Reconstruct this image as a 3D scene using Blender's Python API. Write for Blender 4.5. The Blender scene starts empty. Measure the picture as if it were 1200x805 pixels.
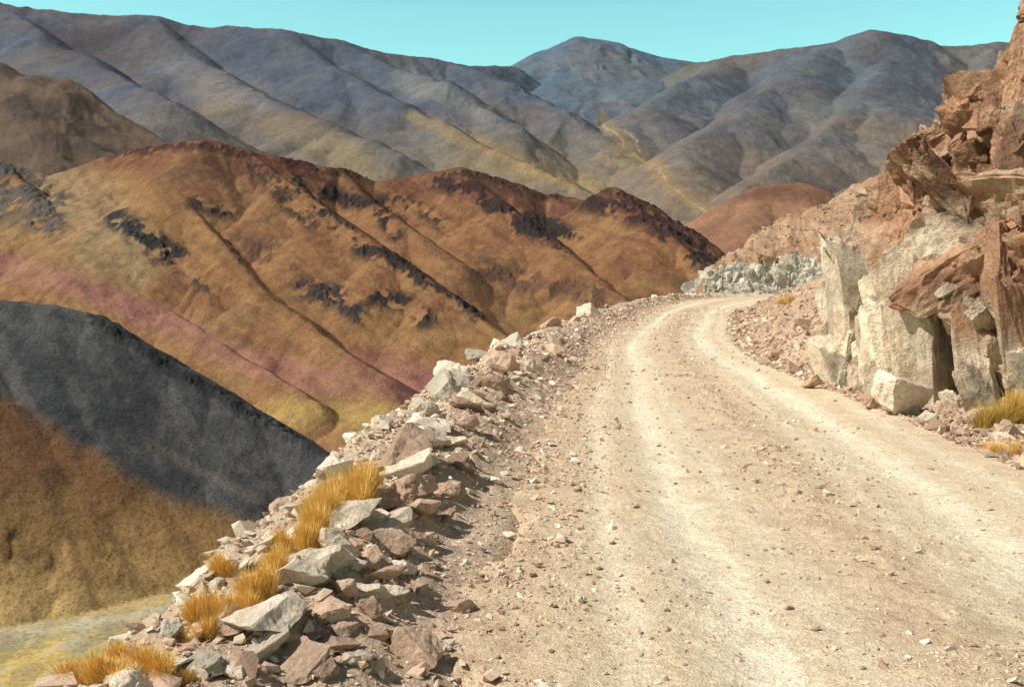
import bpy, bmesh, math, random
import numpy as np
from mathutils import Vector, Matrix, Euler
from mathutils import noise as mn
random.seed(5); rng=np.random.default_rng(11)
S=bpy.context.scene
S.view_settings.view_transform='Standard'
try: S.view_settings.look='None'
except Exception: pass
S.view_settings.exposure=0
COL=S.collection
FPX=1167.0; CAMZ=2.0; PITCH=math.atan(72.5/FPX)
cp,sp=math.cos(PITCH),math.sin(PITCH)
cam=bpy.data.cameras.new('camera'); cam.lens=35.0; cam.sensor_width=36; cam.clip_end=30000; cam.clip_start=0.1
co=bpy.data.objects.new('camera',cam); COL.objects.link(co); co.location=(0,0,CAMZ)
co.rotation_euler=(math.pi/2-PITCH,0,0); S.camera=co
def U(px,py,d):
    a=(px-600)/FPX; b=(402.5-py)/FPX
    y=cp+b*sp; z=-sp+b*cp
    return (a/y*d, d, CAMZ+z/y*d)
def proj(X,Y,Z):
    Zc=Z-CAMZ
    f=Y*cp-Zc*sp; u=Y*sp+Zc*cp
    f=np.maximum(f,0.1)
    return 600+FPX*X/f, 402.5-FPX*u/f
def lin(c,k=1.0):
    o=[]
    for v in c:
        v=v/255.0
        o.append((v/12.92 if v<=0.04045 else ((v+0.055)/1.055)**2.4)*k)
    return np.array(o,dtype=np.float32)
# ---------- noise
TAB=rng.random((256,256)).astype(np.float32)
def vn(x,y):
    xf=np.floor(x); yf=np.floor(y); fx=(x-xf); fy=(y-yf)
    xi=xf.astype(np.int64)&255; yi=yf.astype(np.int64)&255
    fx=fx*fx*(3-2*fx); fy=fy*fy*(3-2*fy); x1=(xi+1)&255; y1=(yi+1)&255
    a=TAB[xi,yi]; b=TAB[x1,yi]; c=TAB[xi,y1]; d=TAB[x1,y1]
    return (a+(b-a)*fx)+((c+(d-c)*fx)-(a+(b-a)*fx))*fy
def fbm(x,y,o=4,g=0.5,ridged=False):
    s=0;a=1.0;t=0
    for i in range(o):
        n=vn(x*(2.03**i)+17.3*i,y*(2.03**i)+9.1*i)*2-1
        if ridged: n=1-2*np.abs(n)
        s=s+a*n; t+=a; a*=g
    return s/t
def sm(a,b,x):
    t=np.clip((x-a)/(b-a),0,1); return t*t*(3-2*t)
# ---------- materials
def newmat(name):
    m=bpy.data.materials.new(name); m.use_nodes=True
    nt=m.node_tree; b=nt.nodes['Principled BSDF']; b.inputs['Roughness'].default_value=0.95
    b.inputs['Specular IOR Level'].default_value=0.08
    return m,nt,b
def N(nt,t,**k):
    n=nt.nodes.new(t)
    for a,v in k.items(): setattr(n,a,v)
    return n
def noise(nt,vec,scale,detail=6,rough=0.6):
    n=N(nt,'ShaderNodeTexNoise'); n.inputs['Scale'].default_value=scale; n.inputs['Detail'].default_value=detail; n.inputs['Roughness'].default_value=rough
    nt.links.new(vec,n.inputs['Vector']); return n.outputs['Fac']
def mrange(nt,src,a,b,c,d):
    n=N(nt,'ShaderNodeMapRange'); nt.links.new(src,n.inputs['Value'])
    for k,v in zip(('From Min','From Max','To Min','To Max'),(a,b,c,d)): n.inputs[k].default_value=v
    return n.outputs['Result']
def math_(nt,op,a,b):
    n=N(nt,'ShaderNodeMath',operation=op)
    for i,v in enumerate((a,b)):
        if isinstance(v,(int,float)): n.inputs[i].default_value=v
        else: nt.links.new(v,n.inputs[i])
    return n.outputs[0]
def vscale(nt,col,f):
    n=N(nt,'ShaderNodeVectorMath',operation='SCALE'); nt.links.new(col,n.inputs[0]); nt.links.new(f,n.inputs['Scale']); return n.outputs[0]
def surf_mat(name,scales,bumps,contrast=0.5,dots=None):
    m,nt,b=newmat(name)
    at=N(nt,'ShaderNodeAttribute',attribute_name='col'); g=N(nt,'ShaderNodeNewGeometry'); pos=g.outputs['Position']
    f=None
    for s,c in scales:
        r=mrange(nt,noise(nt,pos,s),0.3,0.7,1-c,1+c)
        f=r if f is None else math_(nt,'MULTIPLY',f,r)
    if dots:
        v=N(nt,'ShaderNodeTexVoronoi'); v.inputs['Scale'].default_value=dots[0]; nt.links.new(pos,v.inputs['Vector'])
        r=mrange(nt,v.outputs['Distance'],0.15,0.45,1-dots[1],1.0); f=math_(nt,'MULTIPLY',f,r)
    nt.links.new(vscale(nt,at.outputs['Color'],f),b.inputs['Base Color'])
    prev=None
    for s,d in bumps:
        bp=N(nt,'ShaderNodeBump'); bp.inputs['Strength'].default_value=1.0; bp.inputs['Distance'].default_value=d
        nt.links.new(noise(nt,pos,s,8,0.6),bp.inputs['Height'])
        if prev: nt.links.new(prev,bp.inputs['Normal'])
        prev=bp.outputs['Normal']
    if prev: nt.links.new(prev,b.inputs['Normal'])
    return m
def mesh_np(name,V,Q,col=None,mat=None,smooth=True):
    me=bpy.data.meshes.new(name)
    nv=len(V); nf=len(Q); k=Q.shape[1]
    me.vertices.add(nv); me.vertices.foreach_set('co',np.ascontiguousarray(V,dtype=np.float32).ravel())
    me.loops.add(nf*k); me.loops.foreach_set('vertex_index',np.ascontiguousarray(Q,dtype=np.int32).ravel())
    me.polygons.add(nf); me.polygons.foreach_set('loop_start',np.arange(0,nf*k,k,dtype=np.int32))
    try: me.polygons.foreach_set('loop_total',np.full(nf,k,dtype=np.int32))
    except Exception: pass
    me.polygons.foreach_set('use_smooth',np.full(nf,smooth,dtype=bool))
    if col is not None:
        a=me.color_attributes.new('col','FLOAT_COLOR','POINT')
        c=np.ones((nv,4),np.float32); c[:,:3]=col; a.data.foreach_set('color',c.ravel())
    me.update(calc_edges=True); me.validate()
    if mat: me.materials.append(mat)
    o=bpy.data.objects.new(name,me); COL.objects.link(o); return o
def tag(o,label,cat,kind=None,group=None):
    o['label']=label; o['category']=cat
    if kind: o['kind']=kind
    if group: o['group']=group
# ---------- road centreline
cl=[(0.8,-30),(1.6,-10),(2.1,0),(2.4,5),(3.15,13.7),(3.85,22),(5.0,32),(7.8,47),(12.9,70),(20.2,90),(25.3,95.8),(32,98.0),(40,97),(54,92),(85,75),(150,40)]
def catmull(p,n):
    out=[]
    P=[np.array(q,float) for q in p]; P=[2*P[0]-P[1]]+P+[2*P[-1]-P[-2]]
    for i in range(1,len(P)-2):
        for k in range(n):
            t=k/n
            out.append(0.5*((2*P[i])+(-P[i-1]+P[i+1])*t+(2*P[i-1]-5*P[i]+4*P[i+1]-P[i+2])*t*t+(-P[i-1]+3*P[i]-3*P[i+1]+P[i+2])*t**3))
    out.append(P[-2]); return np.array(out)
CL=catmull(cl,8)
SEG=np.sqrt(((CL[1:]-CL[:-1])**2).sum(1)); ARC=np.concatenate([[0],np.cumsum(SEG)])
S0=np.interp(0,CL[:20,1],ARC[:20])
def hw(s): return np.interp(s-S0,[0,15,24,40,70,90,200],[2.85,2.75,2.3,2.45,3.1,4.0,4.0])
def zr(s): return 0.45*sm(60,105,s-S0)
def centre(s):
    x=np.interp(s,ARC,CL[:,0]); y=np.interp(s,ARC,CL[:,1])
    x2=np.interp(s+0.3,ARC,CL[:,0]); y2=np.interp(s+0.3,ARC,CL[:,1])
    x1=np.interp(s-0.3,ARC,CL[:,0]); y1=np.interp(s-0.3,ARC,CL[:,1])
    tx,ty=x2-x1,y2-y1; l=np.hypot(tx,ty)+1e-9
    return x,y,-ty/l,tx/l
def roadcoord(X,Y):
    best=np.full(X.shape,1e18); A=np.zeros(X.shape); Sd=np.zeros(X.shape)
    for i in range(len(CL)-1):
        ax,ay=CL[i]; bx,by=CL[i+1]; dx,dy=bx-ax,by-ay; L2=dx*dx+dy*dy
        t=np.clip(((X-ax)*dx+(Y-ay)*dy)/L2,0,1)
        qx=X-(ax+t*dx); qy=Y-(ay+t*dy); d=qx*qx+qy*qy
        m=d<best
        best=np.where(m,d,best); A=np.where(m,ARC[i]+t*SEG[i],A)
        Sd=np.where(m,np.where(dx*qy-dy*qx>0,1.0,-1.0),Sd)
    return A,np.sqrt(best)*Sd
BWX=[0,6,12,20,60,100]; BWY=[1.15,1.35,1.6,1.6,1.45,1.2]
def near_h(X,Y):
    s,c=roadcoord(X,Y); h=hw(s); z0=zr(s); ss=s-S0
    n1=fbm(X*0.9,Y*0.9,4); n2=fbm(X*0.08+5,Y*0.08,4); n3=fbm(X*4,Y*4,3)
    u=c-h
    bw=np.interp(ss,BWX,BWY)+n1*0.22
    bh=np.interp(ss,[0,15,60,100],[0.26,0.38,0.42,0.36])
    w=np.maximum(u-bw,0)
    drop=np.where(w<25,1.15*(np.sqrt(w*w+0.03)-0.17),1.15*24.83+0.85*(w-25))
    zl=z0+bh*sm(-0.1,1.0,u)*(1+0.6*n1)+0.07*n3*sm(0,.3,u)-drop+n2*np.minimum(w*0.2,5)
    v=-c-h
    sl=0.16+0.34*sm(19,26,ss)-.12*sm(40,70,ss)
    zr_=z0+sl*np.minimum(np.maximum(v,0),60)*(1+0.35*n1)+0.09*n3*sm(0,.3,v)+0.12*n1*sm(0,.5,v)-np.maximum(v-60,0)*0.6
    zi=z0-0.25*sm(0,0.5,np.minimum(-u,-v))
    z=np.where(u>0,zl,np.where(v>0,zr_,zi))
    return z,s,c
def ridge(X,Y,pts,slope,crest,glen,gamp,gcap,seed,g2a=.35):
    best=np.full(X.shape,-1e9); arc=0
    wv=fbm(X/glen*0.7+seed,Y/glen*0.7,4)
    for i in range(len(pts)-1):
        a=pts[i]; b=pts[i+1]; dx,dy=b[0]-a[0],b[1]-a[1]; L2=dx*dx+dy*dy
        t=np.clip(((X-a[0])*dx+(Y-a[1])*dy)/L2,0,1)
        d=np.hypot(X-(a[0]+t*dx),Y-(a[1]+t*dy))
        h=a[2]+(b[2]-a[2])*t-slope*(np.sqrt(d*d+crest*crest)-crest)
        T=arc+t*math.sqrt(L2)
        g=np.abs(vn(T/glen+seed+wv*1.2,d/(glen*8)+seed)*2-1); g=1-np.minimum(g*2.0,1)
        g2=np.abs(vn(T/glen*2.7+seed*3+wv*1.8,d/(glen*5)+seed)*2-1); g2=1-np.minimum(g2*2,1)
        h=h-np.minimum(d*gamp,gcap)*(g+g2a*g2)
        best=np.maximum(best,h); arc+=math.sqrt(L2)
    return best
def P(*a): return [U(*q) for q in a]
GR={}
GR['A']=dict(r0=1500,slopes=[0.72,.53,.53,.53,.53,.53],crest=50,glen=430,gamp=0.17,gcap=58,amp=44,wl=580,lines=[
 P((-260,-30,4700),(-100,-10,4600),(0,2,4500),(100,15,4500),(180,22,4500),(250,35,4450),(330,36,4400),(400,50,4450),(450,62,4500),(520,75,4600),(600,80,4900)),
 P((330,36,4400),(390,80,4000),(470,118,3600),(560,168,3200),(650,210,2900),(740,245,2600),(800,268,2400)),
 P((520,75,4600),(590,98,4300),(660,130,3900),(720,172,3500),(770,210,3100),(815,240,2800)),
 P((180,22,4500),(230,70,3900),(300,110,3300),(380,150,2900),(470,190,2500)),
 P((0,2,4500),(60,50,3900),(120,80,3300),(200,125,2700)),
 P((400,50,4450),(470,85,4100),(520,100,3850),(600,150,3450))])
GR['B']=dict(r0=3500,slopes=[0.5,0.5,0.5],crest=60,glen=300,gamp=0.2,gcap=60,amp=35,wl=600,lines=[
 P((560,95,5600),(600,79,5600),(640,60,5600),(680,47,5600),(720,52,5600),(770,68,5600),(815,75,5600),(860,85,5600)),
 P((680,47,5600),(690,80,5200),(715,115,4900)),P((770,68,5600),(760,95,5200),(745,115,5000))])
GR['C']=dict(r0=1500,slopes=[0.7,.52,.52,.52,.52],crest=50,glen=430,gamp=0.17,gcap=58,amp=44,wl=580,lines=[
 P((790,85,5000),(815,76,4900),(860,66,4800),(920,58,4700),(975,48,4650),(1020,37,4600),(1060,45,4600),(1100,55,4600),(1165,52,4600),(1300,60,4500),(1500,50,4400)),
 P((860,66,4800),(810,92,4400),(755,125,4000),(725,150,3700)),
 P((975,48,4650),(920,90,4100),(860,140,3600),(800,175,3200),(815,220,2800)),
 P((1060,45,4600),(1010,110,3800),(950,170,3200),(880,215,2700),(850,250,2400)),
 P((1165,52,4600),(1140,120,3600),(1070,190,2900),(980,230,2500))])
GR['H']=dict(r0=1200,slopes=[0.55,0.5],crest=20,glen=130,gamp=0.22,gcap=28,amp=24,wl=200,lines=[
 P((-250,60,2000),(-100,58,1900),(0,76,1800),(80,94,1750),(130,128,1700),(190,165,1650),(250,195,1600)),
 P((0,76,1800),(30,130,1600),(60,180,1450))])
GR['D']=dict(r0=450,slopes=[0.78,.62,.62,.62,.62,.6,.6,.62],crest=6,glen=95,gamp=0.2,gcap=13,amp=5,wl=90,lines=[
 P((-300,240,1200),(-150,225,1150),(0,190,1100),(60,206,1100),(110,189,1100),(170,176,1080),(240,165,1050),(290,178,1050),(330,187,1060),(400,200,1080),(440,213,1090),(490,204,1080),(540,197,1060),(600,212,1050),(640,228,1050),(690,237,1040),(720,222,1000),(760,240,980),(800,265,950),(835,292,930),(865,335,900)),
 P((290,178,1050),(335,212,1000),(385,248,940),(450,292,870),(520,345,800),(590,395,740),(650,430,700)),
 P((400,200,1080),(430,232,1020),(475,265,950),(540,310,880)),
 P((540,197,1060),(585,235,1000),(640,278,930),(700,325,850),(745,362,790),(800,400,740)),
 P((720,222,1000),(765,258,930),(810,298,870),(850,345,800)),
 P((170,176,1080),(200,215,1000),(250,275,900),(310,340,810),(380,395,730),(450,440,670)),
 P((0,190,1100),(60,245,1000),(120,300,900),(200,365,800),(290,425,710),(370,470,650)),
 P((640,228,1050),(685,255,990),(735,290,930),(775,330,870))])
GR['E']=dict(r0=250,slopes=[0.68,0.62],crest=6,glen=34,gamp=0.10,gcap=4,amp=2.2,wl=50,lines=[
 P((-200,345,540),(-60,350,530),(0,352,520),(60,355,520),(110,370,520),(160,400,515),(210,430,510),(260,462,500),(320,500,490),(380,535,470),(430,565,455)),
 P((0,352,520),(-40,420,470),(-60,500,430))])
GR['G']=dict(r0=900,slopes=[0.6,0.5],crest=22,glen=80,gamp=0.15,gcap=12,amp=7,wl=120,lines=[
 P((795,300,1300),(815,268,1300),(850,240,1330),(890,219,1360),(935,215,1360),(970,235,1330),(1010,250,1300),(1150,240,1300)),
 P((890,219,1360),(870,260,1250),(860,300,1150))])
KP=P((838,312,108),(862,296,112),(900,268,124),(970,240,138),(1040,200,150),(1200,120,170),(1500,60,190))
KX=[p[0] for p in KP]; KYc=[p[1] for p in KP]; KZ=[p[2] for p in KP]
BX=[17,24,30,36,50,90]; BY=[107,106.9,107.2,106.3,102,82]; BZ=[2.9,3.9,4.6,4.8,5.0,5]
def kh(X,Y):
    yb=np.interp(X,BX,BY); zb=np.interp(X,BX,BZ); yc=np.interp(X,KX,KYc); zc=np.interp(X,KX,KZ)
    t=np.clip((Y-yb)/np.maximum(yc-yb,.5),0,1)
    h=zb+(zc-zb)*t**1.1-0.5*np.maximum(Y-yc,0)
    h=h+(0.9*fbm(X*0.16,Y*0.16,4,.5,True)+0.5*fbm(X*0.6,Y*0.6,4))*sm(0,.3,t)+0.2*fbm(X*2,Y*2,3)
    h=h-1.6*np.maximum(0,KX[0]-X)
    return np.where(Y>yb,h,-500)
rows=np.concatenate([np.geomspace(1.6,40,330,endpoint=False),np.geomspace(40,300,190,endpoint=False),np.linspace(300,1350,720,endpoint=False),np.linspace(1350,6600,460)])
th=np.radians(np.linspace(-38,36,1180))
R,TH=np.meshgrid(rows,th,indexing='ij'); X=R*np.sin(TH); Y=R*np.cos(TH)
nr,nc=X.shape
Z=np.full(X.shape,-1e9); ID=np.zeros(X.shape,np.int8)
nm=int(np.searchsorted(rows,420))
z,s_,c_=near_h(X[:nm],Y[:nm]); Z[:nm]=z
k0=int(np.searchsorted(rows,90))
k=kh(X[k0:nm],Y[k0:nm]); m=k>Z[k0:nm]; Z[k0:nm][m]=k[m]; ID[k0:nm][m]=9
fl=-121.5+np.maximum(Y-1150,0)*0.12+0.6*fbm(X/40,Y/40,3)
m=fl>Z; Z[m]=fl[m]; ID[m]=1
sd=1.7
for gi,gn in enumerate(['A','B','C','H','D','E','G']):
    g=GR[gn]; i0=int(np.searchsorted(rows,g['r0'])); i1=nr
    if gn=='E': i1=int(np.searchsorted(rows,1100))
    if gn in('D','G'): i1=int(np.searchsorted(rows,2400))
    if gn=='H': i1=int(np.searchsorted(rows,3300))
    x=X[i0:i1]; y=Y[i0:i1]; H=np.full(x.shape,-1e9)
    for li,l in enumerate(g['lines']):
        sd+=3.77
        H=np.maximum(H,ridge(x,y,l,g['slopes'][li],g['crest'],g['glen'],g['gamp'],g['gcap'],sd))
    wl=g['wl']
    wa=fbm(x/wl*.8+sd,y/wl*.8+4,2)*.6
    H=H+g['amp']*(fbm(x/wl+sd+wa,y/wl+wa,6,0.54,True)*0.6+fbm(x/wl*2+3,y/wl*2,6,.54)*0.4-.1)
    m=H>Z[i0:i1]; Z[i0:i1][m]=H[m]; ID[i0:i1][m]=gi+2
# ---------- colours
PX,PY=proj(X,Y,Z)
wx=np.where(R>1350,X/260,np.where(R>300,X/55,X/8)); wy=np.where(R>1350,Y/260,np.where(R>300,Y/55,Y/8))
n1=fbm(wx,wy,5); n2=fbm(wx*3+7,wy*3+2,5,.6); n3=fbm(wx*0.5+3,wy*0.5+20,4); n4=fbm(wx*7+1,wy*7+5,4,.6)
QX=PX+16*n1+6*n2; QY=PY+8*n2+8*n3
q_=(X*310+Y*273)/413; p_=(X*273-Y*310)/413
st=fbm(q_/7,p_/60,5,.65)
K=0.95
colr=np.zeros(X.shape+(3,),np.float32)
def setc(m,c1,c2=None,f=None):
    a=lin(c1,K)
    b=lin(c2,K); ff=f[m][:,None]; colr[m]=a*(1-ff)+b*ff
def mix(msk,c,k=K):
    global colr
    colr=colr*(1-msk[...,None])+lin(c,k)*msk[...,None]
def line(pts,w,soft=0.6):
    d=np.full(X.shape,1e9)
    for (a,b),(c,e) in zip(pts[:-1],pts[1:]):
        dx,dy=c-a,e-b; t=np.clip(((QX-a)*dx+(QY-b)*dy)/(dx*dx+dy*dy+1e-9),0,1)
        d=np.minimum(d,np.hypot(QX-a-t*dx,QY-b-t*dy))
    return 1-sm(w*(1-soft),w*(1+soft),d)
f=sm(-0.5,0.5,n1); f2=sm(-0.3,0.4,n3)
isn=ID==0; setc(isn,(190,164,140),(212,188,160),f)
isf=ID==1; setc(isf,(176,160,124),(158,148,118),f)
isA=ID==2; isB=ID==3; isC=ID==4; isH=ID==5; isD=ID==6; isE=ID==7; isG=ID==8; isK=ID==9
setc(isA,(88,94,106),(104,99,98),f2); mix(isA*sm(110,215,QY)*0.5,(132,114,84))  # bluish base of the far ranges is distance haze painted into the albedo
setc(isB,(90,106,120),(100,104,110),f2)
setc(isC,(92,99,108),(104,101,97),f2); mix(isC*sm(100,230,QY)*0.6,(140,114,80))
setc(isH,(108,90,76),(124,108,84),f2)
setc(isD,(130,90,64),(146,108,74),f2)
setc(isE,(67,67,69),(79,78,78),f2)
setc(isG,(132,94,74),(148,110,86),f2)
setc(isK,(170,134,104),(188,154,124),f)
mix((isA|isC)*sm(0.0,0.5,n2)*0.3,(65,71,85)); mix((isA|isC|isB)*sm(0.0,0.5,-n2)*0.18,(128,118,104))
mix(isC*sm(110,240,QY)*sm(-.1,.4,n3)*.6,(160,128,78)); mix(isA*sm(110,220,QY)*sm(-.1,.4,-n3)*.5,(152,128,82))
mix((isA|isC)*sm(.05,.35,n1)*.3,(110,90,76)); mix((isA)*(1-sm(250,500,QX))*.2,(80,80,92))
mix(isA*line([(480,135),(560,165),(640,200),(700,228)],9)*0.3,(176,144,90))
mix(isA*line([(250,120),(330,150),(420,190)],18)*0.3,(148,126,86))
mix(isA*line([(180,60),(250,100),(300,110)],20)*0.4,(130,126,122))
mix(isA*line([(470,90),(520,105),(560,130)],12)*0.4,(138,134,126))
mix(isA*line([(60,50),(140,60),(200,45)],22)*0.5,(72,68,74))
mix((isA|isC|isB)*line([(704,140),(722,160),(760,190),(800,225),(832,250)],9)*0.35,(162,132,82))
mix((isA|isC|isB)*line([(704,145),(722,160),(760,190),(800,225),(832,250)],1.2,.4)*0.4*sm(-.4,.2,n2),(204,178,136))
mix((isC)*line([(728,152),(750,165),(742,190)],1.1,.4)*0.4,(196,174,134))
mix((isA|isC|isB)*line([(600,88),(660,102),(720,107),(770,102)],12)*0.25,(86,108,122))
mix(isC*line([(870,100),(900,130),(930,160)],14)*0.5,(72,76,86))
mix(isC*line([(1020,60),(1080,90),(1130,110)],18)*0.4,(78,78,82))
mix(isA*line([(430,160),(560,215),(700,240)],16)*0.3,(90,96,100))
mix(isD*line([(110,185),(170,178),(240,172),(290,185),(330,192)],22)*0.9,(98,56,50))
mix(isD*line([(200,190),(250,200),(290,215)],26)*0.65,(108,68,58))
mix(isD*line([(340,190),(400,208),(440,222),(480,215),(540,205)],18)*0.9,(92,54,48))
mix(isD*line([(540,205),(600,222),(660,240),(720,232),(770,252),(810,275)],21)*0.9,(94,58,50))
mix(isD*line([(60,220),(120,260),(140,300)],40)*0.6,(150,136,106))
mix(isD*line([(0,270),(60,300),(150,340)],18)*0.4,(154,130,92))
mix(isD*line([(150,220),(300,330),(400,400)],26)*0.25,(154,120,74))
mix(isD*line([(0,308),(70,328),(140,358),(220,388),(300,425),(400,455),(500,450)],15,.5)*0.82,(150,100,95))
mix(isD*line([(400,430),(450,425),(500,445)],18)*0.5,(136,88,86))
mix(isD*line([(320,485),(400,490),(450,490)],18)*0.75,(184,158,92))
mix(isD*line([(440,380),(560,400),(640,380)],22)*0.35,(154,124,72))
mix(isD*sm(0.0,0.45,n2)*0.3,(96,68,53)); mix(isD*sm(.0,.4,n1)*.25,(120,102,70)); mix(isD*sm(0.05,.4,n4)*.35,(94,68,52)); mix(isD*sm(0.05,.4,-n4)*.25,(162,128,88))
mix(isD*sm(0.0,0.45,st)*0.42,(100,70,54)); mix(isD*sm(0.0,0.45,-st)*0.28,(158,122,82))
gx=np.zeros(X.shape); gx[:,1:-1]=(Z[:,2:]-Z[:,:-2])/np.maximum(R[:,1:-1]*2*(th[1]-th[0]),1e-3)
east_shade=sm(0.05,0.55,-gx+0.25*n1)  # mask for shade painted on right-facing slopes; on D also dark rock
mix(isD*east_shade*0.42,(80,55,47)); mix((isA|isC)*east_shade*0.28,(58,65,80)); mix(isD*sm(.1,.6,gx)*.2,(158,120,80))  # shaded sides of spurs painted darker, sun-facing D slopes lighter
rock=np.zeros(X.shape)
def rk(g,pts,w,o,c=(54,47,46)):
    global rock
    m=g*line(pts,w,0.6)*sm(-0.2,-0.02,n2*.8+0.4*n1+.5*n4+.25*st)*o*.97; mix(m,c); rock=np.maximum(rock,m*(isD))
rk(isH,[(10,120),(60,128),(130,148)],12,.75,(70,60,58)); rk(isH,[(0,80),(60,96),(120,130)],7,.75,(70,60,58)); rk(isH,[(60,160),(140,180)],9,.6,(72,62,58))
rk(isD,[(0,195),(30,215),(62,240),(50,262)],20,.9,(86,82,79)); rk(isD,[(0,200),(10,240)],22,.9,(86,82,79))
rk(isD,[(128,245),(165,280),(205,305),(245,328)],14,1,(56,53,54))
rk(isD,[(345,215),(390,260),(420,290),(450,300)],10,1)
rk(isD,[(390,225),(440,245),(465,270)],10,1); rk(isD,[(450,300),(500,330),(560,370)],9,1)
rk(isD,[(360,335),(390,345),(420,365)],14,1,(60,54,53)); rk(isD,[(445,345),(480,355),(500,372)],13,1)
rk(isD,[(500,210),(560,222),(600,250)],10,1,(62,46,45)); rk(isD,[(560,235),(610,262),(665,285)],10,1,(58,46,45))
rk(isD,[(620,260),(650,268),(668,282)],12,1); rk(isD,[(690,240),(740,250),(780,265)],11,1,(62,46,45))
rk(isD,[(770,285),(800,300),(830,305)],12,1); rk(isD,[(790,260),(820,285)],10,1)
rk(isD,[(570,310),(620,330),(700,350)],14,.65,(82,63,57)); rk(isD,[(230,240),(270,245)],10,.9); rk(isD,[(270,290),(340,300)],16,.6,(88,67,60))
rk(isD,[(600,400),(660,390),(720,370)],10,.4,(82,63,57))
rk(isD,[(450,235),(500,250),(520,270)],9,.8); rk(isD,[(300,200),(340,240),(360,262)],9,.8)
rk(isD,[(110,189),(170,177),(240,167),(290,180),(400,203),(490,206),(540,199),(640,230),(720,225),(800,268)],5,.85,(70,49,46))
edge=np.interp(QX,[-300,0,100,200,290,380],[400,462,522,580,612,650])+16*n2
low=sm(-14,14,QY-edge)
mix(isE*low,(116,84,58)); mix(isE*low*sm(530,690,QY)*.85,(156,126,80)); mix(isE*low*sm(640,720,QY)*.7,(184,156,104)); mix(isE*low*line([(0,620),(120,650),(230,690)],14)*0.35,(174,142,90))
mix(isE*low*sm(0.0,.45,n2)*.35,(92,68,50)); mix(isE*low*sm(0.0,.4,n4)*.3,(94,72,52)); mix(isE*low*sm(0.0,0.5,-n2)*0.25,(166,136,88)); mix(isE*low*sm(0.0,0.4,st)*0.3,(90,66,50))
mix(isE*(1-low)*line([(100,420),(200,470),(330,560)],26)*0.3,(90,88,88))
mix(isE*(1-low)*sm(0.0,.3,st)*.5,(98,95,93)); mix(isE*(1-low)*sm(0.0,.4,n2)*.3,(52,52,53)); mix(isE*(1-low)*sm(0.05,.3,n4)*.35,(96,93,90)); mix(isE*(1-low)*sm(0.05,.3,-n4)*.35,(50,50,52))
rk(isE,[(110,374),(160,404),(230,445),(300,490),(350,520)],7,.8,(44,45,45)); Z+=np.where(isE,2.0,0)*line([(110,374),(160,404),(230,445),(300,490),(360,525)],7)*np.maximum(0,fbm(X/5,Y/5,4,.6,True))
mix(isE*line([(180,520),(250,560),(300,585)],6)*0.3,(124,112,98))
nf1=fbm(X/9,Y/22,4); nf2=fbm(X/22+8,Y/60,4)
mix(isf*sm(0.0,.1,nf2)*.75,(198,168,92)); mix(isf*sm(0.05,.12,nf1)*.45,(134,126,98)); mix(isf*sm(0.1,.18,-nf1)*.45,(184,174,152))
mix(isf*line([(0,738),(60,740),(180,714)],3,.4)*0.35,(194,184,154)); mix(isf*line([(0,722),(100,715),(200,700)],6)*0.7,(188,156,98))
rk(isG,[(870,225),(930,222),(965,240)],9,.6,(98,70,60))
cc=np.zeros(X.shape); cc[:nm]=c_; ss=np.zeros(X.shape); ss[:nm]=s_-S0; hh=hw(ss+S0)
mix(isn*(cc>0)*sm(2.5,9,cc-hh),(150,114,84))
mix(isn*(cc<0)*sm(20,30,ss)*0.7,(176,140,112))
mix(isK*sm(0,.4,n2)*.5,(146,110,84))
Z+=rock*np.where(R>300,4.2,0)*(-0.1+np.maximum(0,fbm(X/7,Y/7,5,0.6,True))*1.1)
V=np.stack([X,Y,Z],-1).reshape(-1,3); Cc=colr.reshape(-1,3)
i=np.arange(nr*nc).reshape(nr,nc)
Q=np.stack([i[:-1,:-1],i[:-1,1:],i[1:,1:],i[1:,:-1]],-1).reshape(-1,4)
fid=ID[:-1,:-1].ravel()
m_near=surf_mat('stony_ground_soil',[(1.2,.18),(9,.22),(45,.3)],[(7,.05),(40,.015)])
m_mid=surf_mat('hill_slope_soil',[(0.02,.1),(0.12,.16),(1.0,.3)],[(0.06,2.0),(0.4,.4)],dots=(0.5,0.35))
m_far=surf_mat('mountain_soil_haze_tint',[(0.004,.12),(0.02,.18),(0.15,.25)],[(0.012,8.0),(0.06,1.6)],dots=(0.06,0.12))
m_fl=surf_mat('valley_grassland',[(0.03,.1),(0.2,.15),(1.0,.25)],[(0.3,.15)],dots=(0.4,0.3))
parts=[('ground',[0],m_near,'stony brown ground beside and below the dirt road','ground'),
 ('valley_floor',[1],m_fl,'grey and yellow grassy valley floor between the hills','valley'),
 ('mountain',[2],m_far,'long mountain range tinted blue grey for haze, with ochre lower slopes','mountain'),
 ('mountain',[3],m_far,'distant rounded mountain peak tinted bluish for haze','mountain'),
 ('mountain',[4],m_far,'grey brown mountain with spurs falling into a ravine','mountain'),
 ('hill',[5],m_mid,'tan brown hill shoulder below the mountain range','hill'),
 ('hill',[6],m_mid,'reddish brown hills with dark rock outcrops and pink band','hill'),
 ('hill',[7],m_mid,'dark slate hill with golden brown grassy foot','hill'),
 ('hill',[8],m_mid,'small reddish brown rounded hill beyond the road','hill'),
 ('hillside',[9],m_near,'bare brown stony hillside above the pale road cut','hillside')]
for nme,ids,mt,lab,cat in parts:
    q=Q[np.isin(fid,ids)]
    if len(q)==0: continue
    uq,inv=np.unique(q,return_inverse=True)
    o=mesh_np(nme,V[uq],inv.reshape(-1,4),Cc[uq],mt,True); tag(o,lab,cat,'structure')
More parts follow.
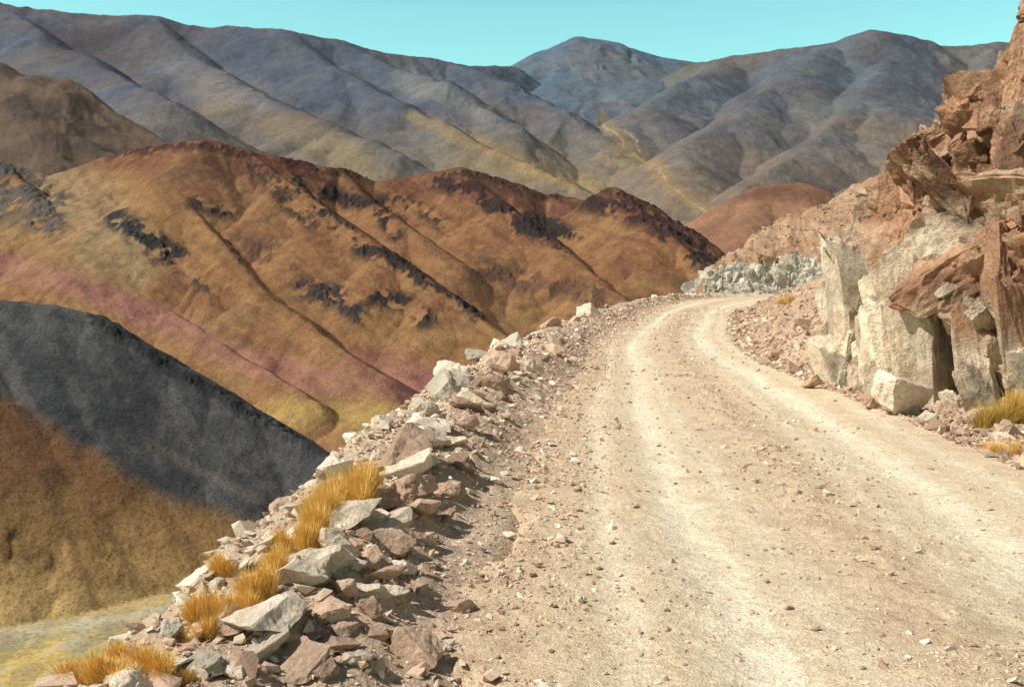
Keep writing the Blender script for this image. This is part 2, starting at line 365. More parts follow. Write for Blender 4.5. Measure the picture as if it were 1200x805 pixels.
# ---------- road
sa=[S0+0.5]
while sa[-1]<S0+150: sa.append(sa[-1]+max(0.03,0.006*(sa[-1]-S0)))
sa=np.array(sa); ua=np.linspace(-1,1,230)
SS,UU=np.meshgrid(sa,ua,indexing='ij')
cx,cy,nx,ny=centre(SS); h=hw(SS)+0.14
off=UU*h; RX=cx+nx*off; RY=cy+ny*off
uL=(hw(SS)-off)
def w5_(s): return 0.1*fbm(s*0.12,s*0+3,2)
def tA(s): return np.interp(s-S0,[0,5,8.6,16,40,100],[1.8,1.72,1.6,1.4,1.4,1.5])
def tB(s): return np.interp(s-S0,[0,7,12,21,40,100],[3.7,3.75,3.9,4.1,3.9,3.8])
def road_z(uL,SS,RX,RY,width):
    sc=width/5.4
    z=zr(SS)+0.022*fbm(RX*1.3,RY*1.3,4)+0.013*fbm(RX*8,RY*8,4,.6)
    for c0,wd,dp in ((tA(SS),.28,.05),(tB(SS),.32,.05),(tA(SS)-.7,.18,.02)):
        z=z-dp*np.exp(-((uL-(c0*sc+w5_(SS)))/wd)**2)
    z=z+0.045*np.exp(-((uL-(tA(SS)+tB(SS))/2*sc)/.3)**2)*(0.6+fbm(RX*3,RY*3,3))
    return z
W=2*hw(SS); RZ=road_z(uL,SS,RX,RY,W)
RZ-=0.2*sm(0.90,1.03,np.abs(UU)+0.24*fbm(RX*1.1,RY*1.1,5,.6))
nA=fbm(RX*0.7,RY*0.7,5); nB=fbm(RX*5,RY*5,5,.6); streak=fbm(uL*7,SS*0.25,4)
sc=W/5.4
tr=np.zeros(SS.shape)
for c0,wd,o in ((tA(SS),.26,.9),(tB(SS),.34,.9),(tA(SS)-.68,.14,.55),(tA(SS)+.5,.12,.5),(tB(SS)+.85,.18,.5),(tB(SS)-.55,.12,.45)):
    tr=np.maximum(tr,o*np.exp(-(np.abs(uL-(c0*sc+w5_(SS)+0.06*nB+.05*nA))/wd)**2))
tr=np.clip(tr*(0.8+0.6*streak)+0.3*nA+0.38*nB+.08,0,1)
c1=lin((217,193,160),K); c2=lin((244,230,202),K); rc=c1*(1-tr[...,None])+c2*tr[...,None]
br=np.clip(np.exp(-((uL-(tA(SS)+tB(SS))/2*sc)/.42)**2)*0.6+sm(0.9,0.0,uL)*0.8+0.33*sm(0.0,0.5,nA),0,1)*(0.6+1.5*nB); br=np.clip(br,0,.88)[...,None]
rc=rc*(1-br)+lin((196,166,136),K)*br
i=np.arange(RX.size).reshape(RX.shape)
Q2=np.stack([i[:-1,:-1],i[1:,:-1],i[1:,1:],i[:-1,1:]],-1).reshape(-1,4)
m_road=surf_mat('dirt_road_gravel',[(3,.1),(22,.2),(90,.38)],[(12,.024),(60,.015)])
o=mesh_np('road',np.stack([RX,RY,RZ],-1).reshape(-1,3),Q2,rc.reshape(-1,3),m_road,True)
tag(o,'curving unpaved mountain road with pale wheel tracks','road','structure')
def ground_z(x,y):
    x=np.atleast_1d(np.asarray(x,float)); y=np.atleast_1d(np.asarray(y,float))
    z,s,c=near_h(x,y); W=2*hw(s); z2=road_z(hw(s)-c,s,x,y,W)-0.2*sm(0.90,1.03,np.abs(c)/(hw(s)+.14)+0.24*fbm(x*1.1,y*1.1,5,.6))
    return np.where(np.abs(c)<hw(s)+.1,np.maximum(z2,z),z)
def hit(px,py,dmax=130):
    d=np.geomspace(3,dmax,700); a=(px-600)/FPX; b=(402.5-py)/FPX; y=cp+b*sp; z=-sp+b*cp
    x=a/y*d; zz=CAMZ+z/y*d; g=ground_z(x,d); k=np.where(zz<g)[0]
    if len(k)==0: return None
    k=k[0]; return (x[k],d[k],g[k])
# ---------- jointed rock blocks for the cliffs
def block_base(seed,res=0.085,rough=1.0,cuts=(3,5),rnd=0):
    r=random.Random(seed); bm=bmesh.new(); bmesh.ops.create_cube(bm,size=1.0)
    for v in bm.verts: v.co+=Vector((r.uniform(-.13,.13),r.uniform(-.13,.13),r.uniform(-.1,.1)))
    for _ in range(r.randint(*cuts)):
        nrm=Vector((r.choice((-1,1))*r.uniform(.2,1),r.choice((-1,1))*r.uniform(.2,1),r.choice((-1,1,0))*r.uniform(.2,1))).normalized()
        bmesh.ops.bisect_plane(bm,geom=list(bm.verts)+list(bm.edges)+list(bm.faces),plane_co=nrm*r.uniform(.38,.56),plane_no=nrm,clear_outer=True)
        es=[e for e in bm.edges if len(e.link_faces)==1]
        if es: bmesh.ops.holes_fill(bm,edges=es)
    bmesh.ops.bevel(bm,geom=list(bm.edges),offset=0.015+rnd*.05,segments=1+2*(rnd>0),affect='EDGES',clamp_overlap=True)
    bmesh.ops.triangulate(bm,faces=bm.faces)
    for lim in (.5,.3,.2,.14,.1,res):
        bmesh.ops.subdivide_edges(bm,edges=[e for e in bm.edges if e.calc_length()>lim],cuts=1)
        bmesh.ops.triangulate(bm,faces=bm.faces)
    for v in bm.verts:
        p=v.co*2.5+Vector((seed*1.3,0,0))
        c1=mn.cell(Vector((p.x*1.1,p.y*1.1,p.z*.7))); c2=mn.cell(Vector((p.x*2.6+7,p.y*2.6,p.z*1.7)))
        v.co+=v.co.normalized()*rough*(0.045*mn.noise(p)+0.03*mn.noise(p*3)+0.016*mn.noise(p*8)+.026*c1+.016*c2-.02)
    bmesh.ops.recalc_face_normals(bm,faces=bm.faces); bm.verts.index_update()
    out=(np.array([v.co[:] for v in bm.verts]),np.array([[v.index for v in f.verts] for f in bm.faces])); bm.free(); return out
BB=[block_base(40+k) for k in range(9)]; BR=[block_base(140+k,.085,1.5,(5,8),1) for k in range(8)]; BS=[block_base(80+k,.2,1.2,(4,7)) for k in range(8)]
def cliffblocks(name,foot,Hs,lean,layers,colfn,mat,skip=None,yaw0=0,base=-0.4,core=0.3,capl=7,capslope=.35,seed=1,coref=None,upper=None):
    r=np.random.default_rng(seed)
    F=catmull(foot,12); L=np.concatenate([[0],np.cumsum(np.hypot(*(F[1:]-F[:-1]).T))])
    kn=np.arange(len(F))/12.0
    def fr(s):
        e=0.7; fx=np.interp(s,L,F[:,0]); fy=np.interp(s,L,F[:,1])
        tx=np.interp(s+e,L,F[:,0])-np.interp(s-e,L,F[:,0]); ty=np.interp(s+e,L,F[:,1])-np.interp(s-e,L,F[:,1]); l=np.hypot(tx,ty)
        return fx,fy,-ty/l,tx/l,np.interp(np.interp(s,L,kn),np.arange(len(foot)),Hs)
    VV=[];FF=[];CC=[];o0=0
    s=np.arange(0,L[-1],.12); fx,fy,ox,oy,H=fr(s); nv=80
    v=np.concatenate([np.linspace(0,1,nv,endpoint=False),1+np.linspace(0,1,40)])
    Sx,Vv=np.meshgrid(s,v,indexing='ij'); Hh=H[:,None]*np.ones_like(Vv); fc=np.minimum(Vv,1); cap=np.maximum(Vv-1,0)
    z=base+(Hh-base)*fc+cap*capl*capslope+.25*fbm(Sx*1.3,Vv*9,5)*np.minimum(cap*6,1); setb=lean*np.minimum(z,Hh)+cap*capl+core+.15*fbm(Sx*1.5,Vv*6,4)
    if coref is not None: setb=setb+coref(fy[:,None],z)
    X_=fx[:,None]-ox[:,None]*setb; Y_=fy[:,None]-oy[:,None]*setb
    i=np.arange(X_.size).reshape(X_.shape); q=np.stack([i[:-1,:-1],i[:-1,1:],i[1:,1:],i[1:,:-1]],-1).reshape(-1,4)
    q=np.concatenate([q[:,[0,1,2]],q[:,[0,2,3]]])
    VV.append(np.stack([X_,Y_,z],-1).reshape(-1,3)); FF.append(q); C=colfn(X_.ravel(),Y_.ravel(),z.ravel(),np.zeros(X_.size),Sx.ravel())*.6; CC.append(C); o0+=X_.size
    for (ds,dz,w,hgt,prot,yj,tj,lib) in layers:
        for sv in np.arange(0,L[-1],ds):
            row=r.random()
            _,_,_,_,H=fr(sv); zz=base+row*dz
            while zz<H+.1:
                s1=sv+r.uniform(-.4,.4)*ds; z1=zz+r.uniform(-.3,.3)*dz; zz+=dz*r.uniform(.75,1.25)
                fx,fy,ox,oy,H=fr(s1)
                isup=upper is not None and r.random()<upper(fy,z1)
                bw=w*r.uniform(.6,1.4); bd=w*r.uniform(.7,1.3); bh=hgt*r.uniform(.55,1.35)
                lb=lib; yy_=yj; tt_=tj
                top=.2
                if isup:
                    big=hgt>2
                    bh*=.48 if big else .7; bw*=1.75 if big else 1.2; bd*=1.6 if big else 1.1; lb=BR if lib is BB else lib; yy_=yj*2+.25; tt_=tj+.24; top=.05
                if z1+bh*.5>H+top: z1=H+top-bh*.5
                if skip is not None and skip(fy,z1,bh): continue
                stb=lean*z1+bd*.42-prot*(.75 if isup else 1)*r.uniform(-.8,1.0)
                c=np.array([fx-ox*stb,fy-oy*stb,z1])
                yaw=math.atan2(oy,ox)+yaw0+r.normal(0,yy_)
                M=np.array(Euler((r.normal(0,tt_)+.07,r.normal(.12,tt_),yaw)).to_matrix())
                b,f=lb[r.integers(len(lb))]
                sc_=np.array([bd,bw,bh])
                p=(b*sc_)@M.T+c
                VV.append(p); FF.append(f+o0); CC.append(colfn(p[:,0],p[:,1],p[:,2],np.full(len(p),r.uniform(-1,1)),np.full(len(p),s1))); o0+=len(b)
    return mesh_np(name,np.concatenate(VV),np.concatenate(FF),np.concatenate(CC),mat,False)
m_cliff=surf_mat('cliff_rock',[(0.8,.2),(5,.24),(30,.24)],[(5,.1),(25,.03)])
foot=[(12.7,5),(10.8,8.5),(9.2,11.5),(8.1,13.3),(7.35,14.2),(6.85,14.9),(6.5,16),(6.4,17.5),(6.5,19.3),(6.8,21.2),(7.3,22.4),(9.0,23.8),(12,25.2),(17,27)]
Hs=[9.2,8.9,8.6,7.8,6.7,5.55,4.95,4.3,3.6,3.05,2.6,2.4,2.6,3.2]
def bnd(Y_): return np.interp(Y_,[13.6,14.6,16,19,22,24],[0.9,1.9,2.4,2.6,2.6,2.2])
def ccol(X_,Y_,Z_,e,s):
    b=sm(-0.8,0.8,(Z_-bnd(Y_)-.15)+1.6*fbm(Y_*0.8+e*.3,Z_*0.7,4)+e*.7)[:,None]
    n=fbm(s*0.9+e*3,Z_*0.8,5)[:,None]; n2=fbm(X_*2+Y_*2,Z_*2.2+4,4)[:,None]; vs=fbm(X_*3+Y_*3,Z_*.5,4)[:,None]
    pale=lin((230,211,184),K)*(1-sm(-.3,.4,n))+lin((196,174,148),K)*sm(-.3,.4,n)
    pale=pale*(1-0.4*sm(0.1,.45,n2))+lin((188,152,122),K)*0.4*sm(0.1,.45,n2)
    br=lin((184,142,112),K)*(1-sm(-.3,.4,n))+lin((150,110,86),K)*sm(-.3,.4,n)
    br=br*(1-0.55*sm(0.05,.45,n2))+lin((214,184,154),K)*0.55*sm(0.05,.45,n2)
    c=(pale*(1-b)+br*b)*(1+.16*e[:,None])
    return c*(1-.5*sm(.12,.42,vs))
def skip(y,z,bh): return 15.15<y<16.0 and z-bh*.5<1.15
def coref(fy,z): return 1.3*np.exp(-((fy-15.6)/0.5)**4)*sm(1.7,0.9,z)
def upper(y,z): return float(sm(-.4,.4,z-bnd(y)))
o=cliffblocks('cliff',foot,Hs,0.16,[(.66,1.5,.9,2.8,.34,.16,.05,BB),(.45,.9,.45,1.5,.32,.25,.1,BB),(.3,.5,.22,.55,.18,.45,.22,BS)],ccol,m_cliff,skip,yaw0=.42,core=.6,coref=coref,seed=3,upper=upper)
tag(o,'fractured rock cliff, pale grey below and rusty brown above','cliff','structure')
bf=[(20.2,112),(20.2,108.5),(21.0,106.4),(24,105.4),(30,105.4),(36,104.4),(44,102),(60,96)][::-1]
def bcol(X_,Y_,Z_,e,s):
    n=fbm(s*0.25+e*3,Z_*0.5,4)[:,None]; top=sm(-.5,.6,Z_-np.interp(X_,[20,24,30,36],[3.0,3.8,4.5,4.7])+1.2*fbm(s*.4,Z_*.4,3)+e*.2)[:,None]
    c=lin((228,218,200),K)*(1-sm(-.3,.4,n))+lin((190,180,164),K)*sm(-.3,.4,n)
    return (c*(1-top)+lin((176,140,110),K)*top)*(1+.12*e[:,None])
o=cliffblocks('rock_cut_bank',bf,[1.9,2.8,3.2,4.0,4.6,4.8,4.9,5][::-1],0.35,[(1.1,1.6,2.0,3.0,.3,.5,.25,BR),(.7,.9,.7,1.3,.35,.6,.3,BS),(.5,.6,.4,.6,.3,.8,.5,BS)],bcol,m_cliff,core=.3,capl=3,capslope=.15,seed=8)
tag(o,'pale grey fractured rock cutting beside the road bend','cliff','structure')
# ---------- rocks
FL=[.45,.6,.8,.35,.7,.55,.95,.3,.65,.4,.75,.6]
def hull_rock(seed,flat,detail=True):
    r=random.Random(seed); bm=bmesh.new()
    n=r.randint(11,18) if detail else r.randint(8,11)
    for k in range(n):
        th_=r.uniform(0,2*math.pi); zc=r.uniform(-1,1); q=math.sqrt(1-zc*zc)
        v=Vector((q*math.cos(th_),q*math.sin(th_),zc))
        mx=max(abs(v.x),abs(v.y),abs(v.z)); v=v.lerp(v/mx,0.6)*r.uniform(.78,1.05)
        bm.verts.new((v.x*0.5,v.y*0.5,v.z*0.5*flat))
    bmesh.ops.convex_hull(bm,input=bm.verts)
    for v in [v for v in bm.verts if not v.link_faces]: bm.verts.remove(v)
    if detail:
        for _ in range(3):
            nrm=Vector((r.gauss(0,1),r.gauss(0,1),r.gauss(0,.8))).normalized()
            bmesh.ops.bisect_plane(bm,geom=list(bm.verts)+list(bm.edges)+list(bm.faces),plane_co=nrm*(.36 if abs(nrm.z)<.6 else .36*flat),plane_no=nrm,clear_outer=True)
            es=[e for e in bm.edges if len(e.link_faces)==1]
            if es: bmesh.ops.holes_fill(bm,edges=es)
        bmesh.ops.dissolve_limit(bm,angle_limit=math.radians(10),verts=bm.verts,edges=bm.edges)
        bmesh.ops.bevel(bm,geom=list(bm.edges),offset=0.014,segments=1,affect='EDGES',clamp_overlap=True)
        bmesh.ops.triangulate(bm,faces=bm.faces)
        for lim in (.16,.1,.07):
            bmesh.ops.subdivide_edges(bm,edges=[e for e in bm.edges if e.calc_length()>lim],cuts=1)
            bmesh.ops.triangulate(bm,faces=bm.faces)
        for v in bm.verts:
            p=v.co*3+Vector((seed,0,0)); q=mn.cell(v.co*3.3+Vector((seed*.7,0,0)))
            v.co+=v.co.normalized()*(0.045*mn.noise(p)+0.03*mn.noise(p*3.1)+0.014*mn.noise(p*8)+.02*(q-.5))
    bmesh.ops.recalc_face_normals(bm,faces=bm.faces)
    return bm
def rock_mat(name,c1,c2,c3):
    m,nt,b=newmat(name); oi=N(nt,'ShaderNodeObjectInfo'); g=N(nt,'ShaderNodeNewGeometry')
    f=mrange(nt,noise(nt,g.outputs['Position'],4.5,6,.6),.35,.65,0,1)
    mx=N(nt,'ShaderNodeMix',data_type='RGBA'); nt.links.new(f,mx.inputs[0]); mx.inputs[6].default_value=(*lin(c1,K),1); mx.inputs[7].default_value=(*lin(c2,K),1)
    f2=mrange(nt,noise(nt,g.outputs['Position'],17,6,.7),.5,.72,0,.8)
    m2=N(nt,'ShaderNodeMix',data_type='RGBA'); nt.links.new(f2,m2.inputs[0]); nt.links.new(mx.outputs[2],m2.inputs[6]); m2.inputs[7].default_value=(*lin(c3,K),1)
    r=mrange(nt,oi.outputs['Random'],0,1,.75,1.14); f3=mrange(nt,noise(nt,g.outputs['Position'],80,4,.6),.3,.7,.8,1.2)
    nt.links.new(vscale(nt,m2.outputs[2],math_(nt,'MULTIPLY',r,f3)),b.inputs['Base Color'])
    bp=N(nt,'ShaderNodeBump'); bp.inputs['Distance'].default_value=.025; nt.links.new(noise(nt,g.outputs['Position'],22,8,.7),bp.inputs['Height']); nt.links.new(bp.outputs['Normal'],b.inputs['Normal'])
    return m
RM={'pale grey':rock_mat('pale_rock',(244,226,202),(224,204,180),(200,170,144)),
    'pinkish brown':rock_mat('pinkish_brown_rock',(216,186,160),(196,164,140),(170,136,114)),
    'dark brown':rock_mat('dark_brown_rock',(184,154,130),(158,128,108),(208,180,154)),
    'grey green':rock_mat('grey_green_rock',(208,194,172),(184,172,152),(212,192,164))}
base={}
for cn,mt in RM.items():
    for k in range(12):
        bm=hull_rock(100+k*7+len(cn)*31,FL[k]); me=bpy.data.meshes.new('rock'); bm.to_mesh(me); bm.free(); me.materials.append(mt); base[(cn,k)]=me
count=0
def add_rock(x,y,z,w,cn,k,sx=1,sy=1,sz=1,rot=None,where='on the roadside berm',grp='rocks along the roadside berm',sink=.25):
    global count
    o=bpy.data.objects.new('rock' if count==0 else 'rock.%03d'%count,base[(cn,k)]); count+=1
    COL.objects.link(o)
    o.scale=(w*sx,w*sy,w*sz); o.rotation_euler=rot or (random.uniform(-.4,.4),random.uniform(-.4,.4),random.uniform(0,6.28))
    o.location=(x,y,z+w*sz*FL[k]*(.5-sink))
    shp='flat slab-like' if FL[k]*sz<.48 else ('blocky' if FL[k]>.75 else 'angular')
    tag(o,'%s %s rock lying %s'%(cn.replace('dark ',''),shp,where),'rock',None,grp)
    return o
pg,pb,db,gg='pale grey','pinkish brown','dark brown','grey green'
EX=[(525,468,62,gg,4),(395,560,55,pg,2),(475,545,105,db,5),(345,598,34,pg,1),(450,595,55,db,4),(485,580,52,pb,1),(268,640,40,pg,0),(322,632,36,pg,1),(435,612,62,pg,0),(395,650,70,pg,5),(350,684,72,pg,4),(285,665,38,pg,1),(252,690,32,gg,1),(200,745,46,gg,4),(238,785,80,gg,3),(310,765,85,pg,3),(350,785,75,pb,3),(435,722,44,db,4),(543,716,46,pb,4),(493,772,66,pb,4),(378,790,42,db,2),(522,580,40,pb,1),(565,452,34,db,1),(585,438,28,db,5),(605,420,24,pb,1),(452,502,24,pg,5),(545,478,48,db,3),(330,706,40,gg,1),(400,696,44,pb,4),(462,645,48,pb,4),(492,695,34,pb,1),(415,668,40,pg,1),(370,618,34,pg,4),(500,520,60,pg,5),(515,500,40,db,1),(440,560,30,db,2),(300,640,26,pg,4),(230,720,40,pg,7),(270,745,46,pb,1),(180,770,36,pg,1),(540,550,34,db,4),(425,630,36,db,1),(460,605,40,pg,7),(385,720,50,pb,0),(450,750,38,db,1),(560,520,26,pb,1),(590,470,24,db,4),(640,425,22,db,1),
 (410,575,40,pg,9),(365,640,44,pg,10),(260,715,38,pg,9),(160,790,44,gg,11),(280,790,50,pg,9),(375,680,48,gg,10),(500,485,40,pg,11),(540,445,36,pg,9),(350,725,34,pg,1),(405,745,40,pb,9),(150,810,60,pg,5),
 (530,520,44,pg,9),(520,610,36,db,9),(470,670,40,pg,0),(500,640,34,pg,7),(570,480,30,pg,0),(600,445,26,pg,9),(430,660,50,pb,9),(360,755,50,pb,0),(420,775,44,pg,9),
 (455,625,90,pg,3),(400,610,80,pg,7),(370,665,100,pg,9),(300,735,105,pg,7),(470,560,90,pg,3),(510,505,74,pg,7),(425,700,60,pg,9),
 (555,465,50,pg,3),(580,455,44,pb,5),(545,500,50,pb,0),(490,600,60,pb,9),(445,680,64,pb,3),(390,760,70,pb,9),(460,700,50,pg,0),(620,435,34,pg,3),(650,415,28,pb,5),(680,398,24,pg,0)]
for px,py,w,cn,k in EX:
    w=w*1.15*random.uniform(.8,1.15)
    hp=hit(px,py)
    if hp is None or (hp[1]>40 and py>430) or hp[2]<-.6:
        d0=1.75*FPX/(py-330); x,y,_=U(px,py,d0)
        cxx,cyy,nxx,nyy=centre(S0+y); u=(x-cxx)*nxx+(y-cyy)*nyy-hw(S0+y); bw=np.interp(y,BWX,BWY)
        if u>bw+.25: x+=float(u-bw-.25)
        z=float(ground_z(x,y)[0])
    else: x,y,z=hp
    x,y,z=float(x),float(y),float(z)
    add_rock(x,y,z,w*y/FPX,cn,k,1.0,random.uniform(.65,.9),random.uniform(.8,1.05),sink=.33)
zb_=float(ground_z(5.9,15.0)[0])
add_rock(5.9,15.0,zb_,1.1,pg,6,1,.75,.85,rot=(.1,-.15,.5),where='at the foot of the cliff',grp='rocks at the foot of the cliff',sink=.1)
EXR=[(1108,488,34,pb,1,1),(1150,500,42,pb,5,1),(953,455,30,pb,1,1),(930,440,26,pb,4,1),(905,425,26,db,1,1),(1020,480,26,pb,1,1),(1085,496,30,gg,1,1),(1180,515,44,pb,1,1)]
for px,py,w,cn,k,szz in EXR:
    hp=hit(px,py); x,y,z=[float(q) for q in hp]
    add_rock(x,y,z,w*y/FPX,cn,k,1,.8,szz,where='at the foot of the cliff',grp='rocks at the foot of the cliff',sink=.15)
def place(s,u):
    cx,cy,nx,ny=centre(np.array([s])); q=float(hw(s))+u; return float(cx[0]+nx[0]*q),float(cy[0]+ny[0]*q)
while count<264:
    yy=3.6+95*random.random()**1.9; bw=np.interp(yy,BWX,BWY)
    u=random.betavariate(1.5,1.1)*(bw+.5)+.0
    x,y=place(S0+yy,u); z=float(ground_z(x,y)[0])
    t=u/bw
    w=min(.6,(.045+.055*t)*math.exp(random.gauss(.1,.85)))*(1+.8*(yy>14))*(1+.5*(yy>40))
    cn=random.choices([pg,pb,db,gg],[.5+.6*t,.5,.12,.08+.12*t])[0]
    if z<-1: continue
    add_rock(x,y,z,w,cn,random.choice([0,1,3,4,5,7,7,8,9,2,11,10,0,10]),sy=random.uniform(.6,1),sink=.45)
while count<290:
    yy=random.uniform(12,60); s=S0+yy; v=random.uniform(0,1.8+(yy>24)*1.5)
    cx,cy,nx,ny=centre(np.array([s])); q=-(float(hw(s))+v); x=float(cx[0]+nx[0]*q); y=float(cy[0]+ny[0]*q)
    add_rock(x,y,float(ground_z(x,y)[0]),.09*math.exp(random.gauss(.4,.5))*(1+.5*(yy>24)),random.choice([pb,pb,db,pg]),random.randrange(12),where='at the foot of the cliff',grp='rocks at the foot of the cliff')
while count<300:
    yy=random.uniform(5,20); s=S0+yy; x,y=place(s,-random.uniform(.1,5))
    add_rock(x,y,float(ground_z(x,y)[0]),random.uniform(.04,.09),random.choice([pb,db]),random.randrange(12),where='on the dirt road',grp='loose stones on the dirt road',sink=.1)
# gravel stuff
GB=[]
for k in range(10):
    bm=hull_rock(900+k,.6,False); bmesh.ops.triangulate(bm,faces=bm.faces)
    bm.verts.index_update(); GB.append((np.array([v.co[:] for v in bm.verts]),np.array([[v.index for v in f.verts] for f in bm.faces]))); bm.free()
def gravel(name,xs,ys,sizes,cols,mat,label,sink=.2,zf=None):
    zs=(zf or ground_z)(xs,ys); VV=[];FF=[];CC=[];o0=0
    for k in range(10):
        m=np.arange(len(xs))%10==k; n=m.sum(); b,f=GB[k]
        a=rng.uniform(0,6.28,n); ca,sa_=np.cos(a),np.sin(a); t=rng.uniform(-.5,.5,n)
        B=b[None]*np.stack([sizes[m],sizes[m]*rng.uniform(.5,1,n),sizes[m]*rng.uniform(.5,1.2,n)],1)[:,None,:]
        bx=B[...,0]*np.cos(t)[:,None]-B[...,2]*np.sin(t)[:,None]; bz=B[...,0]*np.sin(t)[:,None]+B[...,2]*np.cos(t)[:,None]
        x=bx*ca[:,None]-B[...,1]*sa_[:,None]+xs[m][:,None]; y=bx*sa_[:,None]+B[...,1]*ca[:,None]+ys[m][:,None]
        z=bz+(zs[m]+sizes[m]*sink)[:,None]
        VV.append(np.stack([x,y,z],-1).reshape(-1,3)); nb=len(b)
        FF.append((f[None]+(np.arange(n)*nb)[:,None,None]+o0).reshape(-1,3)); CC.append(np.repeat(cols[m],nb,0)); o0+=n*nb
    o=mesh_np(name,np.concatenate(VV),np.concatenate(FF),np.concatenate(CC),mat,False); tag(o,label,'gravel','stuff')
m_gr=surf_mat('gravel_stone',[(30,.15),(150,.15)],[(90,.006)])
pal=np.array([lin(c,K) for c in [(212,184,158),(194,162,138),(224,202,176),(240,226,202),(170,138,118),(206,190,166)]])
def pick(n,p): return pal[rng.choice(6,n,p=p)]*rng.uniform(.78,1.12,(n,1))
def pos(s,off):
    cx,cy,nx,ny=centre(s); return cx+nx*off,cy+ny*off
n=60000; s=S0+3.2+95*rng.random(n)**1.8; bw=np.interp(s-S0,BWX,BWY)+.6; u=rng.beta(1.2,1.3,n)*(bw+1.1)-.85
x,y=pos(s,hw(s)+u); keep=(u>-.05)|(fbm(x*1.1,y*1.1,5,.6)>-.1-u*.3); x,y,s,u=x[keep],y[keep],s[keep],u[keep]; n=len(x)
sz=np.clip(.019*np.exp(rng.normal(0,.8,n)),.006,.2)*(1+.02*(s-S0))*(.65+.4*np.clip(u,0,1.5))
gravel('berm_rubble',x,y,sz,pick(n,[.3,.18,.24,.18,.05,.05]),m_gr,'broken brown and grey rubble covering the roadside berm')
n=54000; s=S0+3.5+70*rng.random(n)**1.6; W_=2*hw(s); q=rng.random(n)
uL=np.where(q<.4,np.abs(rng.normal(0,.6,n)),np.where(q<.68,rng.normal(2.8,.4,n)*W_/5.4,rng.random(n)*W_)); uL=np.clip(uL,0,W_)
x,y=pos(s,hw(s)-uL); clus=sm(-.25,.25,fbm(x*.8,y*.8,3)); keep=rng.random(n)<(.25+.75*clus); x,y,s=x[keep],y[keep],s[keep]; n=len(x)
sz=np.clip(.014*np.exp(rng.normal(0,.7,n)),.005,.1)*(1+.02*(s-S0))
gravel('road_gravel',x,y,sz,pick(n,[.3,.22,.26,.13,.06,.03]),m_gr,'small loose stones scattered over the dirt road',.12)
n=18000; s=S0+9+60*rng.random(n)**1.2; v=rng.beta(1.1,1.8,n)*(2.6+2.6*(s-S0>24))-.3
x,y=pos(s,-(hw(s)+v)); sz=np.clip(.045*np.exp(rng.normal(0,.7,n)),.01,.32)*(1+.008*(s-S0))
gravel('cliff_debris',x,y,sz,pick(n,[.34,.26,.2,.08,.1,.02])*.93,m_gr,'pinkish brown rock debris piled below the cliff')
n=7000; X4=rng.uniform(22.5,48,n); Y4=rng.uniform(107.8,150,n)
sz=np.clip(.2*np.exp(rng.normal(0,.5,n)),.08,.8)
gravel('hillside_scree',X4,Y4,sz,pick(n,[.3,.3,.2,.02,.16,.02])*.82,m_gr,'loose scree strewn over the bare hillside',.05,kh)
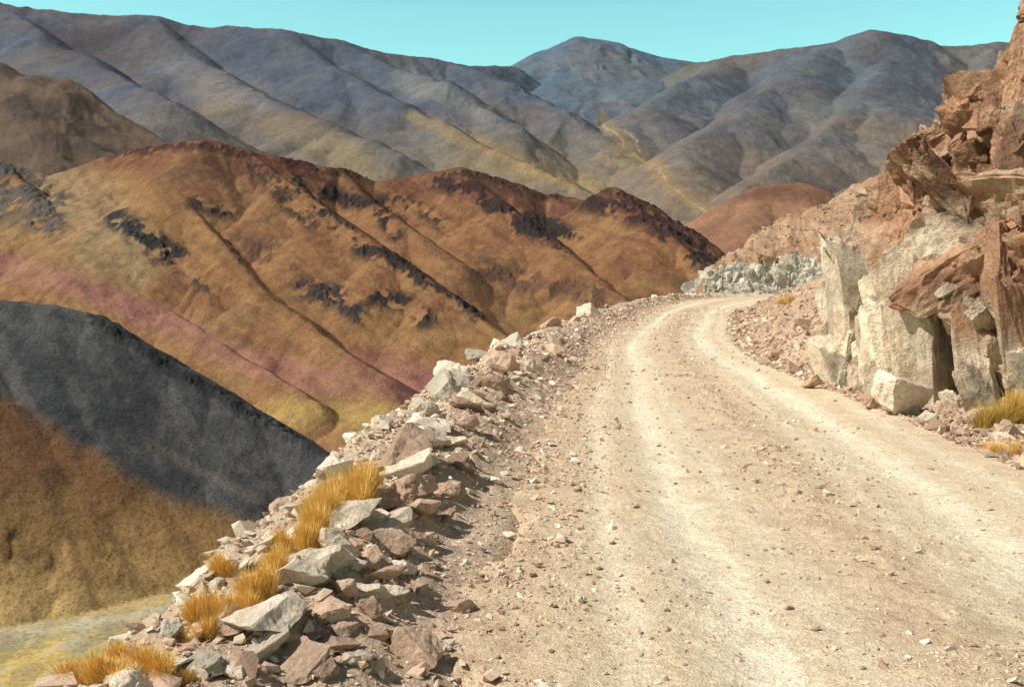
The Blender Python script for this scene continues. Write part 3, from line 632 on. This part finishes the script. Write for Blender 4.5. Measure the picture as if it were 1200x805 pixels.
# ---------- grass
GM,nt_,b_=newmat('dry_grass'); at_=N(nt_,'ShaderNodeAttribute',attribute_name='col'); nt_.links.new(at_.outputs['Color'],b_.inputs['Base Color']); b_.inputs['Roughness'].default_value=.7
gcount=0
def tuft(px,py,wpx,hpx,cols,label,n=2200,name='grass_tuft',cat='grass',lean=(-.12,0)):
    global gcount
    hp=hit(px,py)
    if hp is None or (hp[1]>40 and py>430) or hp[2]<-.6:
        x,y,_=U(px,py,1.75*FPX/(py-330))
        cxx,cyy,nxx,nyy=centre(S0+y); u=(x-cxx)*nxx+(y-cyy)*nyy-hw(S0+y); bw=np.interp(y,BWX,BWY)
        if u>bw+.3: x+=float(u-bw-.3)
        z=float(ground_z(x,y)[0])
    else: x,y,z=[float(q) for q in hp]
    w=wpx*y/FPX; h=hpx*y/FPX
    ncl=8; ca=rng.uniform(0,6.28,ncl); cr_=np.sqrt(rng.random(ncl))*.45; ccx=cr_*np.cos(ca)*w; ccy=cr_*np.sin(ca)*w*.7; chh=rng.uniform(.6,1.1,ncl)
    ci=rng.integers(0,ncl,n)
    ang=rng.uniform(0,2*np.pi,n); rad=np.sqrt(rng.random(n))*.5; bx=ccx[ci]+rad*np.cos(ang)*w*.26; by=ccy[ci]+rad*np.sin(ang)*w*.26
    hh_=h*rng.uniform(.4,1.15,n)*(1-.45*rad)*chh[ci]
    ox=np.cos(ang)*rad*w*.4+rng.normal(0,.14,n)*h+lean[0]*h; oy=np.sin(ang)*rad*w*.4+rng.normal(0,.14,n)*h+lean[1]*h
    dirx=rng.normal(0,1,n); diry=rng.normal(0,1,n); l=np.hypot(dirx,diry); bw_=rng.uniform(.0009,.0017,n)*(1+y*.05); dirx=dirx/l*bw_; diry=diry/l*bw_
    Vs=[]
    for t,ww in ((0,1),(.4,.9),(.75,.6),(1,.08)):
        cx_=bx+ox*t**1.8; cy_=by+oy*t**1.8; cz_=hh_*(t-.15*t*t)*1.1-.03
        Vs.append(np.stack([cx_-dirx*ww,cy_-diry*ww,cz_],-1)); Vs.append(np.stack([cx_+dirx*ww,cy_+diry*ww,cz_],-1))
    Vv=np.stack(Vs,1).reshape(-1,3)
    Qs=np.array([[0,1,3,2],[2,3,5,4],[4,5,7,6]]); q=(Qs[None]+np.arange(n)[:,None,None]*8).reshape(-1,4)
    a=lin(cols[0],1.0); b=lin(cols[1],1.0); mixv=rng.random((n,1,1)); tt=np.array([0,0,.4,.4,.75,.75,1,1])[None,:,None]
    C=(a*mixv+b*(1-mixv))*(.75+.25*tt); C=np.broadcast_to(C,(n,8,3)).reshape(-1,3)
    o=mesh_np(name if gcount==0 else '%s.%03d'%(name,gcount),Vv,q,C,GM,False); gcount+=1
    o.location=(x,y,z); tag(o,label,cat,None,'dry grass tufts on the stony verge')
og=((242,184,88),(254,220,134))
for a in [(430,580,38,54),(420,592,42,60),(404,602,46,62),(386,614,46,62),(368,630,46,58),(350,648,42,52),(334,668,36,42),(304,706,46,56),(285,720,32,46),(248,736,44,60),(238,750,32,40),(262,672,26,32),(168,793,70,56),(130,800,50,48),(98,800,44,42),(72,806,44,38),(215,800,30,30),(140,770,30,30)]:
    tuft(*a,og,'dry golden yellow grass tuft growing among berm rocks')
tuft(1168,500,52,42,((190,160,78),(216,184,98)),'yellow green bushy tuft at the cliff foot',1800,lean=(0,0))
tuft(1194,496,42,54,((200,156,74),(226,180,88)),'yellow orange bushy tuft at the cliff foot',1500,lean=(0,0))
tuft(1180,534,50,30,((230,174,86),(242,200,118)),'low golden grass tuft beside the road',900,lean=(0,0))
tuft(922,356,24,16,((216,170,80),(232,190,100)),'golden shrub tuft on the road bend',600,lean=(0,0))
# ---------- light
sv=Vector((-.80,-.22,.92)).normalized()
sun=bpy.data.lights.new('sun','SUN'); sun.energy=5.0; sun.angle=math.radians(.5); sun.color=(1,.97,.91)
so=bpy.data.objects.new('sun',sun); COL.objects.link(so); so.rotation_euler=sv.to_track_quat('Z','Y').to_euler(); so.location=(-20,0,30)
w=bpy.data.worlds.new('World'); S.world=w; w.use_nodes=True; nt=w.node_tree; bg=nt.nodes['Background']
sky=N(nt,'ShaderNodeTexSky'); sky.sky_type='NISHITA'; sky.sun_disc=False
sky.sun_elevation=math.asin(sv.z); sky.sun_rotation=math.atan2(sv.x,sv.y)%(2*math.pi); sky.altitude=500
tc=N(nt,'ShaderNodeTexCoord'); sx=N(nt,'ShaderNodeSeparateXYZ'); nt.links.new(tc.outputs['Generated'],sx.inputs[0])
ff=mrange(nt,sx.outputs['Z'],.26,.32,0,1); f0=mrange(nt,sx.outputs['Z'],.04,.12,0,1)
m0=N(nt,'ShaderNodeMix',data_type='RGBA'); nt.links.new(f0,m0.inputs[0]); m0.inputs[6].default_value=(1.2,1.2,1.0,1); m0.inputs[7].default_value=(2.4,3.75,2.6,1)
mx=N(nt,'ShaderNodeMix',data_type='RGBA'); nt.links.new(ff,mx.inputs[0])
nt.links.new(m0.outputs[2],mx.inputs[6]); mx.inputs[7].default_value=(1.25,1.0,.8,1)
vm=N(nt,'ShaderNodeVectorMath',operation='MULTIPLY'); nt.links.new(mx.outputs[2],vm.inputs[1]); nt.links.new(sky.outputs[0],vm.inputs[0]); nt.links.new(vm.outputs[0],bg.inputs['Color'])
bg.inputs['Strength'].default_value=.07
